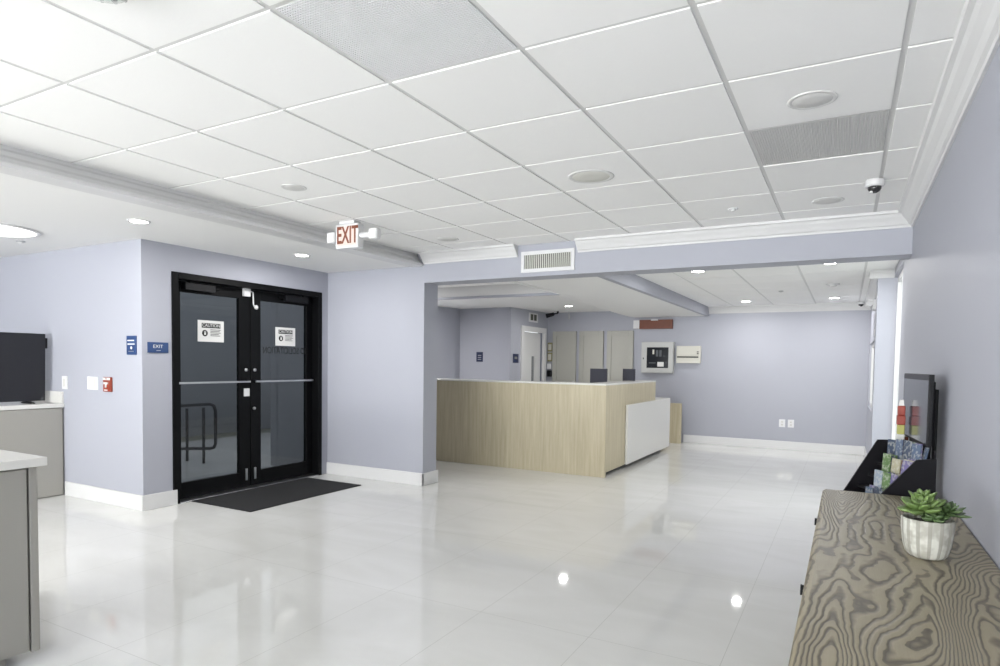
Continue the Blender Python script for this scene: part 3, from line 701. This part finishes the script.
# ================================================================ RECEPTION DESK
dx, dy = -2.446, 7.04
r = thing('reception_desk', (-3.8, 8.0, 0), 'long light wood reception desk with white worktop edge', 'desk')
b = MB(); b.box(-5.6, dx, dy, dy+.045, 0, 1.082, 'ash'); b.build('front_panel', r, bevel=.002)
b = MB(); b.box(dx-.045, dx-.003, dy+.046, 9.22, .055, 1.082, 'ash'); b.build('side_panel', r, bevel=.002)
b = MB(); b.box(-5.6, dx, dy-.002, dy+.30, 1.0825, 1.102, 'counter'); b.box(dx-.30, dx, dy+.30, 9.22, 1.0825, 1.102, 'counter'); b.build('transaction_top', r, bevel=.002)
b = MB(); b.box(dx+.001, dx+.03, 7.80, 9.99, .058, .818, 'counter'); b.build('white_front_panel', r, bevel=.002, label='glossy white panel on the desk side')
b = MB(); b.box(dx-.6, dx, 9.225, 9.99, .79, .818, 'counter'); b.box(dx-.6, dx, 9.96, 9.99, .06, .79, 'counter'); b.build('low_worktop', r)
b = MB(); b.box(-5.6, dx-.1, dy+.09, dy+.75, .71, .74, 'counter'); b.box(dx-.75, dx-.1, dy+.75, 9.95, .71, .74, 'counter'); b.build('inner_worktop', r)
b = MB(); b.box(dx-.12, dx-.08, dy+.05, 9.9, 0, .7, 'rackblk'); b.build('toe_kick', r)
# low wooden screen past the white desk end
b = MB(); b.box(-3.2, -2.435, 10.86, 10.90, 0, .685, 'ash'); b.box(-3.2, -3.16, 10.9, 11.09, 0, .685, 'ash')
tag(b.build('low_wooden_screen', bevel=.002), 'low light wood panel standing past the white end of the desk', 'panel')
# monitors seen from behind
def monitor(x, y, rz, top, w, label):
    r = thing('computer_monitor', (x, y, .741), label, 'monitor', 'monitors behind the desk', rz)
    T = Matrix.Translation((x, y, .741))@Matrix.Rotation(rz, 4, 'Z')
    b = MB(); b.box(-w/2, w/2, -.012, .012, top-.741-.29, top-.741, 'navyplast', T); b.build('screen', r, bevel=.004)
    b = MB(); b.box(-.03, .03, .012, .03, .01, .3, 'blackp', T); b.build('stand', r, bevel=.003)
    b = MB(); b.box(-.1, .1, -.06, .09, 0, .012, 'blackp', T); b.build('foot', r, bevel=.003)
M['navyplast'] = mat('dark_blue_grey_plastic', '3B3C47', .5)
monitor(-2.98, 8.25, R(-20), 1.27, .29, 'dark monitor behind the front corner of the desk, the left of two')
monitor(-2.74, 8.85, R(-40), 1.27, .30, 'dark monitor above the desk side, the right of two, nearest the grey cabinet')

# ================================================================ FAR WALL
YF = 11.1
def closet(n, x0, x1, label):
    r = sroot('door_%d' % n, ((x0+x1)/2, YF, 0), label, 'door')
    b = MB(); f = .045
    b.box(x0, x1, YF-.03, YF-.001, .01, 1.94, 'closet'); b.build('leaf', r)
    b = MB(); w = .085; y0 = YF-.045
    b.box(x0, x0+w, y0, YF-.0305, .01, 1.94, 'closet'); b.box(x1-w, x1, y0, YF-.0305, .01, 1.94, 'closet'); b.box(x0+w, x1-w, y0, YF-.0305, 1.85, 1.94, 'closet'); b.box(x0+w, x1-w, y0, YF-.0305, .01, .12, 'closet'); b.build('raised_frame', r, bevel=.002)
    b = MB(); b.tube([(x1-.04, y0-.022, 1.0), (x1-.04, y0, 1.0)], .012, 'steel'); b.build('knob', r)
closet(2, -4.93, -4.455, 'grey shaker closet door, leftmost of three behind the desk')
closet(3, -4.39, -3.92, 'grey shaker closet door, middle of three behind the desk')
closet(4, -3.85, -3.36, 'grey shaker closet door, rightmost of three beside the alarm cabinet')
# white office door
XO = -5.05
r = sroot('door_5', (XO, 10.46, 0), 'white office door with a narrow vertical window', 'door')
b = MB(); b.box(XO-.02, XO+.03, 9.945, 10.04, 0, 1.995, 'white'); b.box(XO-.02, XO+.03, 10.88, 10.975, 0, 1.995, 'white'); b.box(XO-.02, XO+.03, 10.04, 10.88, 1.90, 1.995, 'white'); b.build('door_frame', r, bevel=.004)
b = MB(); xa, xb = XO-.09, XO-.05
b.box(xa, xb, 10.04, 10.50, .01, 1.895, 'white'); b.box(xa, xb, 10.64, 10.88, .01, 1.895, 'white'); b.box(xa, xb, 10.50, 10.64, 1.46, 1.895, 'white'); b.box(xa, xb, 10.50, 10.64, .01, .5, 'white'); lf = b.build('leaf', r)
b = MB(); b.box(xa+.015, xa+.02, 10.5, 10.64, .5, 1.46, 'frost'); b.build('glass_slot', lf)
b = MB(); b.tube([(xb+.0, 10.1, .98), (xb+.045, 10.1, .98), (xb+.045, 10.2, .98)], .009, 'steel'); b.build('handle', lf)
b = MB(); b.box(-6.3, -6.2, 9.72, 11.3, 0, 2.4, 'wall')
st(b, 'wall_office_inner', 'dim room behind the white office door', 'wall')
def plate_y(name, y0, y1, z0, z1, x, m, label, cat, t=.01):
    r = thing(name, (x, (y0+y1)/2, z0), label, cat); b = MB(); b.box(x+.0003, x+t, y0, y1, z0, z1, m); b.build('plate', r, bevel=.002); return r
r = plate_y('wall_sign', 9.66, 9.86, 1.335, 1.49, XO, 'navy', 'small navy sign directly left of the white office door', 'sign')
b = MB(); b.box(XO+.01, XO+.011, 9.71, 9.8, 1.40, 1.44, 'steel'); b.build('sign_print', r)
def navy_print(r, x0, x1, z0, z1, y):
    b = MB()
    for k in range(3): b.box(x0+.03, x1-.03, y-.001, y, z0+.035+.035*k, z0+.047+.035*k, 'steel')
    b.build('sign_print', r)
plate_x('wall_sign', -5.72, -5.59, 1.345, 1.515, 9.565, 'navy', 'small navy sign alone on the shadowed wall behind the desk', 'sign', extra=navy_print)
r = thing('wall_vent', (XO, 10.43, 2.08), 'small vent grille above the white office door', 'air grille')
b = MB(); b.box(XO+.0003, XO+.012, 10.25, 10.62, 2.08, 2.245, 'plast'); b.build('frame', r, bevel=.002)
b = MB(); b.box(XO+.012, XO+.014, 10.31, 10.42, 2.11, 2.22, 'ventdark'); b.box(XO+.012, XO+.014, 10.45, 10.56, 2.11, 2.22, 'ventdark'); b.build('slots', r)
# boards and phone stack on the narrow wall bit beside the office door
for i, (z0, z1, m_, lab, nm, cat) in enumerate(((1.56, 1.73, 'olive', 'olive framed notice beside the office door, upper of two', 'framed_notice', 'notice'), (1.37, 1.54, 'olive', 'olive framed notice beside the office door, lower of two', 'framed_notice', 'notice'))):
    r = thing(nm, (-5.0, 11.0, z0), lab, cat)
    b = MB(); b.box(-5.045, -4.95, 11.085, 11.0995, z0, z1, m_); b.build('frame', r, bevel=.003)
    b = MB(); b.box(-5.03, -4.965, 11.083, 11.086, z0+.03, z1-.03, 'cream'); b.build('sheet', r)
r = thing('wall_phone', (-4.99, 11.07, 1.1), 'dark wall phone with a white box above it, beside the office door', 'phone')
b = MB(); b.box(-5.04, -4.955, 11.05, 11.0995, 1.23, 1.33, 'plast'); b.build('upper_box', r, bevel=.003)
b = MB(); b.box(-5.03, -4.95, 11.04, 11.0995, 1.08, 1.2, 'blackp'); b.build('handset', r, bevel=.006)
# red-brown sign box
r = thing('corridor_sign_box', (-3.0, YF, 1.96), 'red brown rectangular box sign high on the far wall', 'sign')
b = MB(); b.box(-3.25, -2.67, YF-.06, YF-.0005, 1.965, 2.125, 'redbrown'); b.build('sign_face', r, bevel=.002)
b = MB(); b.box(-3.36, -3.252, YF-.06, YF-.0005, 1.975, 2.12, 'plast'); b.build('end_cap', r, bevel=.004)
b = MB(); b.box(-3.04, -2.92, YF-.075, YF-.06, 2.11, 2.13, 'plast'); b.build('top_highlight', r)  # white strip painted in as the highlight on the box top
# fire panel
r = thing('alarm_control_cabinet', (-2.9, YF, 1.18), 'grey metal alarm cabinet with a dark glazed window', 'control panel')
b = MB(); b.box(-3.19, -2.63, YF-.10, YF-.0005, 1.19, 1.735, 'panelgray'); b.build('cabinet_box', r, bevel=.006)
b = MB(); x0, x1, z0, z1 = -3.09, -2.71, 1.28, 1.64; y = YF-.1
b.box(-3.18, x0, y-.012, y-.0005, 1.20, 1.725, 'panelgray'); b.box(x1, -2.64, y-.012, y-.0005, 1.20, 1.725, 'panelgray'); b.box(x0, x1, y-.012, y-.0005, 1.20, z0, 'panelgray'); b.box(x0, x1, y-.012, y-.0005, z1, 1.725, 'panelgray'); dr = b.build('door', r, bevel=.002)
b = MB(); b.box(x0, x1, y-.004, y-.0008, z0, z1, 'glassdark'); b.build('window', dr)
b = MB(); b.box(-3.155, -3.14, y-.018, y-.012, 1.43, 1.46, 'blackp'); b.build('key_lock', dr)
b = MB(); b.box(-2.99, -2.96, y-.006, y-.004, 1.52, 1.60, 'cream'); b.box(-2.93, -2.89, y-.006, y-.004, 1.48, 1.59, 'caser'); b.box(-2.87, -2.83, y-.006, y-.004, 1.48, 1.59, 'caser'); b.box(-3.05, -2.93, y-.006, y-.004, 1.36, 1.375, 'caser'); b.build('indicator_module', r)
b = MB(); b.box(-2.90, -2.79, y-.007, y-.004, 1.305, 1.385, 'paper'); b.build('note_card', r)
r = thing('power_supply_box', (-2.37, YF, 1.36), 'cream metal box beside the alarm cabinet on the far wall', 'control panel')
b = MB(); b.box(-2.58, -2.18, YF-.09, YF-.0005, 1.37, 1.665, 'cream'); b.build('box_body', r, bevel=.005)
b = MB(); b.box(-2.565, -2.20, YF-.096, YF-.0905, 1.50, 1.655, 'cream'); b.build('cover', r, bevel=.002)
b = MB(); b.box(-2.565, -2.21, YF-.098, YF-.0905, 1.465, 1.485, 'blackp'); b.build('slot', r)
b = MB(); b.box(-2.235, -2.205, YF-.102, YF-.096, 1.555, 1.57, 'blackp'); b.box(-2.235, -2.205, YF-.102, YF-.096, 1.525, 1.54, 'blackp'); b.build('latch', r)
for x, lab in ((-.885, 'white wall outlet low on the far wall, left of the pair'), (-.755, 'white wall outlet low on the far wall, right of the pair')):
    r = thing('wall_outlet', (x, YF, .36), lab, 'outlet', 'pair of outlets on the far wall')
    b = MB(); b.box(x-.045, x+.045, YF-.007, YF-.0005, .36, .485, 'plast'); b.build('plate', r, bevel=.002)
    for z in (.40, .445):
        b = MB(); b.box(x-.017, x+.017, YF-.010, YF-.0072, z-.014, z+.014, 'counter'); b.box(x-.008, x-.005, YF-.0108, YF-.01, z-.006, z+.006, 'ink'); b.box(x+.005, x+.008, YF-.0108, YF-.01, z-.006, z+.006, 'ink'); b.build('socket', r)

# ================================================================ RIGHT SIDE FITTINGS
r = thing('emergency_light', (.27, 8.9, 2.05), 'white twin head emergency light on the side wall left of the pillar', 'emergency light')
b = MB(); b.box(.245, .2895, 8.75, 9.0, 2.03, 2.14, 'plast'); b.build('housing', r, bevel=.006)
for yy in (8.78, 8.97):
    b = MB(); b.box(-.035, .035, -.03, .03, -.035, .035, 'plast', Matrix.Translation((.215, yy, 2.1))@Matrix.Rotation(R(30), 4, 'Y')); b.build('lamp_head', r, bevel=.008)
b = MB(); b.box(.272, .2897, 8.8, 8.88, 1.72, 1.80, 'plast'); tag(b.build('wall_thermostat', bevel=.004), 'small white thermostat on the side wall above the narrow window', 'thermostat')

# ---- console table
r = thing('console_table', (.16, 1.7, 0), 'long console table with weathered oak grain along the right wall', 'table')
b = MB()
pr = [(-.07, .748), (-.078, .756), (-.078, .770), (-.070, .779), (-.06, .782), (.386, .782), (.386, .748)]
b.prism([(x, .25, z) for x, z in pr], (0, 2.95, 0), 'oak'); b.build('tabletop', r, bevel=.002)
b = MB(); b.box(-.055, .38, .3, 3.17, .60, .747, 'oak'); b.build('apron', r)
for x in (-.05, .34):
    for y in (.3, 3.13):
        b = MB(); b.box(x, x+.045, y, y+.045, 0, .599, 'oak'); b.build('leg', r, bevel=.003)
for i in range(3):
    y0 = .36+i*.94; b = MB(); b.box(-.066, -.0555, y0, y0+.88, .615, .735, 'oak'); dr = b.build('drawer', r, bevel=.002)
    b = MB(); b.tube([(-.067, y0+.74, .675), (-.078, y0+.74, .675), (-.098, y0+.74, .675)], [.007, .012, .016], 'blackp'); b.build('knob', dr)
b = MB(); b.box(-.04, .38, .32, 3.15, .14, .165, 'oak'); b.build('shelf', r)

# ---- brochure rack on a low stand
b = MB(); b.prism([(.155, 3.222, 0), (.375, 3.222, 0), (.375, 3.76, 0), (.11, 3.72, 0), (-.005, 3.49, 0)], (0, 0, .70), 'rackblk')
tag(b.build('display_stand'), 'low black stand hidden behind the end of the console table', 'stand')
n = Vector((.866, .5, 0)); w = Vector((-.5, .866, 0)); P0 = Vector((.157, 3.225, 0)); WR = .30
def rp(t, s, z): v = P0+n*t+w*s; return (v.x, v.y, z)
r = thing('brochure_rack', (.2, 3.45, .701), 'black stepped brochure rack with sloping sides past the console', 'brochure rack')
b = MB(); b.prism([rp(-.06, 0, .7015), rp(0, 0, .784), rp(.146, 0, .93), rp(.235, 0, .935), rp(.235, 0, .7015)], w*.006, 'rackblk'); b.build('side_panel', r)
b = MB(); b.prism([rp(-.03, WR, .7015), rp(0, WR, .738), rp(.155, WR, .985), rp(.235, WR, .985), rp(.235, WR, .7015)], w*-.006, 'rackblk'); b.build('side_panel', r)
b = MB(); b.prism([rp(.225, .006, .7015), rp(.235, .006, .7015), rp(.235, .006, .97), rp(.225, .006, .97)], w*(WR-.012), 'rackblk'); b.build('back_panel', r)
tiers = [(.02, .715), (.065, .765), (.11, .82), (.155, .875)]
for (t, z) in tiers:
    b = MB(); b.prism([rp(t, .007, z-.012), rp(t+.045, .007, z-.012), rp(t+.045, .007, z), rp(t, .007, z)], w*(WR-.014), 'rackblk')
    b.build('shelf', r)
BC = [('55647C', 'slate blue'), ('8C97A6', 'pale blue'), ('6E6690', 'violet'), ('5E7A4C', 'green'), ('A8A48C', 'cream'), ('3E4A5E', 'dark blue'), ('94704F', 'tan'), ('8A9A88', 'sage')]
for k, (h, nm) in enumerate(BC):
    m_ = mat('brochure_cover_%d' % k, h, .35); N, L, bs = nodes(m_)
    tc = N.new('ShaderNodeTexCoord'); v = N.new('ShaderNodeTexNoise'); v.inputs['Scale'].default_value = 70; v.inputs['Detail'].default_value = 3
    L.new(tc.outputs['Object'], v.inputs['Vector']); mp = N.new('ShaderNodeMix'); mp.data_type = 'RGBA'; mp.inputs[6].default_value = lin(h); mp.inputs[7].default_value = lin('C4C4BC')
    rr_ = N.new('ShaderNodeValToRGB'); rr_.color_ramp.elements[0].position = .5; rr_.color_ramp.elements[1].position = .58
    L.new(v.outputs['Fac'], rr_.inputs[0]); L.new(math_n(N, L, 'MULTIPLY', rr_.outputs[0], .45), mp.inputs[0]); L.new(mp.outputs[2], bs.inputs['Base Color']); M['br%d' % k] = m_
TN = ['front bottom', 'second', 'third', 'top back']; rg = random.Random(3)
order = [[1, 5, 0], [2, 3, 1], [2, 4, 3], [0, 5, 0, 5]]
hts = [.07, .088, .105, .125]
for k, (t, z) in enumerate(tiers):
    nb = len(order[k]); S1 = (.175, .185, .20, .24)[k]; slot = (S1-.01)/nb
    for j in range(nb):
        ci = order[k][j]
        for q in range(3):
            s0 = .009+slot*j+.003; wd = slot-.008; h = hts[k]+rg.uniform(-.012, .010)-q*.003
            tb = t+.004+q*.011; lean = .004+rg.uniform(0, .01)+.004*q; tw = rg.uniform(-.008, .008); sk = rg.uniform(-.006, .012)
            b = MB(); a0 = Vector(rp(tb, s0, z+.0005)); U = Vector((0, 0, h))+n*lean+w*sk
            b.poly([a0, a0+w*wd, a0+n*.004+w*wd, a0+n*.004, a0+U+n*tw, a0+w*wd+U, a0+w*wd+U+n*.004, a0+U+n*(.004+tw)],
                   ((3, 2, 1, 0), (4, 5, 6, 7), (0, 1, 5, 4), (1, 2, 6, 5), (2, 3, 7, 6), (3, 0, 4, 7)), 'br%d' % ((ci+(q == 1)*2) % 8))
            side = ('nearest the console', 'in the middle', 'towards the far side', 'at the far end')[j]
            cov = BC[(ci+(q == 1)*2) % 8][1]
            lab = '%s brochure, %s of its bundle, on the %s tier %s' % (cov, ('front', 'middle', 'rear')[q], TN[k], side)
            tag(b.build('brochure'), lab, 'brochure', 'brochures in the rack')

# red and yellow packets standing behind the brochures
def packet(x, y, z0, z1, ms, label):
    r = thing('snack_packet', (x, y, z0), label, 'packet', 'packets behind the brochures')
    b = MB(); zz = [z0+(z1-z0)*i/len(ms) for i in range(len(ms)+1)]
    for i, mm in enumerate(ms):
        k0 = .016+.002*(i % 2); b.box(x-k0, x+k0, y-.02, y+.02, zz[i], zz[i+1], mm)
    b.build('body', r, bevel=.004)
    b = MB(); b.prism([(x-.012, y, z1), (x+.012, y, z1), (x+.008, y, z1+.03), (x-.008, y, z1+.03)], (0, .006, 0), 'paper'); b.build('folded_top', r)
M['yellow'] = mat('yellow_print', 'A6A45A', .5); M['red2'] = mat('red_print', '8A3020', .5)
packet(.246, 3.72, .72, 1.145, ('rackblk', 'rackblk', 'rackblk', 'redbrown', 'yellow', 'paper', 'yellow', 'red2', 'red2'), 'tall red and yellow packet standing left of the monitor behind the brochures')
packet(.268, 3.80, .72, .985, ('red2', 'rackblk', 'red2', 'redbrown'), 'short dark red packet behind the brochures under the monitor')

# monitor above the rack, backed by a mount on the wall
r = thing('lobby_monitor', (.33, 3.5, .95), 'grey faced slim monitor standing beside the right wall above the rack', 'monitor')
A_ = Vector((.316, 3.30, 0)); B_ = Vector((.262, 3.86, 0)); dv = (B_-A_).normalized(); nn = Vector((dv.y, -dv.x, 0))
def mp_(s, t, z): v = A_+dv*s+nn*t; return (v.x, v.y, z)
b = MB(); b.prism([mp_(0, 0, .99), mp_(.562, 0, .99), mp_(.562, .02, .99), mp_(0, .02, .99)], (0, 0, .316), 'blackp'); b.build('bezel', r, bevel=.003)
b = MB(); b.prism([mp_(.006, -.0015, 1.0), mp_(.556, -.0015, 1.0), mp_(.556, -.0005, 1.0), mp_(.006, -.0005, 1.0)], (0, 0, .28), 'screen'); b.build('screen', r)
b = MB(); b.prism([mp_(.006, -.0015, 1.282), mp_(.556, -.0015, 1.282), mp_(.556, -.0005, 1.282), mp_(.006, -.0005, 1.282)], (0, 0, .022), 'navyplast'); b.build('top_band', r)
b = MB(); b.prism([mp_(.03, .021, .93), mp_(.5, .021, .93), mp_(.5, .032, .93), mp_(.03, .032, .93)], (0, 0, .345), 'blackp'); b.build('rear_housing', r, bevel=.006)
b = MB(); b.prism([mp_(.05, .033, .94), mp_(.42, .033, .94), mp_(.42, .048, .94), mp_(.05, .048, .94)], (0, 0, .30), 'black'); b.build('wall_bracket', r, bevel=.003)
b = MB(); b.prism([mp_(.05, -.01, .702), mp_(.075, -.01, .702), mp_(.075, .012, .702), mp_(.05, .012, .702)], (0, 0, .29), 'black'); b.build('support_post', r)

# ---- potted succulents
px_, py_ = .222, 2.20; zt = .7825
r = thing('potted_succulent', (px_, py_, zt), 'green succulents in a whitewashed ribbed pot on the console', 'plant')
prof = [(.030, 0), (.044, .002), (.053, .012), (.0605, .04), (.065, .08), (.066, .112), (.0635, .115), (.060, .112), (.059, .098)]
b = MB(); seg = 72; vs = []; fs = []
for (rr, zz) in prof:
    for j in range(seg):
        a = j*math.tau/seg; k = 1+(.012 if (j % 6) in (0,) else 0)-(.03 if (j % 6) == 3 else 0)
        vs.append((px_+rr*k*math.cos(a), py_+rr*k*math.sin(a), zt+zz))
for k in range(len(prof)-1):
    for j in range(seg): fs.append((k*seg+j, k*seg+(j+1) % seg, (k+1)*seg+(j+1) % seg, (k+1)*seg+j))
fs.append(tuple(range(seg))[::-1]); b.poly(vs, fs, 'pot', True); b.build('pot', r)
b = MB(); b.lathe([(.058, .098), (.04, .104), (.01, .106)], (px_, py_, zt), 'soil', 24); b.build('soil', r)
def rosette(name, cx, cy, cz, tilt, rings, mt, rgs):
    b = MB(); A = Matrix.Translation((cx, cy, cz))@Matrix.Rotation(tilt[0], 4, 'X')@Matrix.Rotation(tilt[1], 4, 'Y')
    for (nl, ln, wd, el, ph) in rings:
        for i in range(nl):
            a = ph+i*math.tau/nl+rgs.uniform(-.1, .1); L_ = ln*rgs.uniform(.9, 1.1); e = el+rgs.uniform(-.08, .08)
            T = A@Matrix.Rotation(a, 4, 'Z')@Matrix.Rotation(-e, 4, 'Y')
            pts = []; st_ = 9; sg = 8
            for k in range(st_):
                u = k/(st_-1); ww = wd*(math.sin(math.pi*min(1, (.12+.88*u)**1.25))**.8)*(1 if u < .97 else .3)+.0008; th = ww*.36+.0006
                z_ = .18*L_*u*u
                for j in range(sg):
                    q = j*math.tau/sg; pts.append(T@Vector((L_*u+.003, ww*math.cos(q), z_+th*math.sin(q)-(.35*ww*math.cos(q)**2)*-1)))
            fs = []
            for k in range(st_-1):
                for j in range(sg): fs.append((k*sg+j, k*sg+(j+1) % sg, (k+1)*sg+(j+1) % sg, (k+1)*sg+j))
            fs += [tuple(range(sg))[::-1], tuple(range((st_-1)*sg, st_*sg))]
            b.poly(pts, fs, mt, True)
    b.build(name, r)
rg2 = random.Random(11)
rosette('rosette', px_-.018, py_-.012, zt+.136, (R(14), R(-8)), [(6, .066, .0185, .12, .25), (6, .058, .0165, .5, .8), (5, .042, .012, .9, .1), (4, .028, .008, 1.2, .4)], 'leaf', rg2)
rosette('rosette', px_+.044, py_+.012, zt+.130, (R(6), R(14)), [(7, .060, .010, .05, .5), (6, .050, .0095, .45, .2), (5, .038, .008, .8, .7), (4, .022, .005, 1.15, .1)], 'leaf2', rg2)
rosette('rosette', px_+.012, py_-.026, zt+.116, (R(12), R(0)), [(5, .044, .015, .15, .2), (4, .036, .013, .5, .8), (3, .024, .009, .85, .4)], 'leaf2', rg2)
rosette('rosette', px_-.012, py_+.028, zt+.152, (R(-4), R(0)), [(5, .046, .012, .5, .3), (4, .040, .010, .95, .9)], 'leaf', rg2)
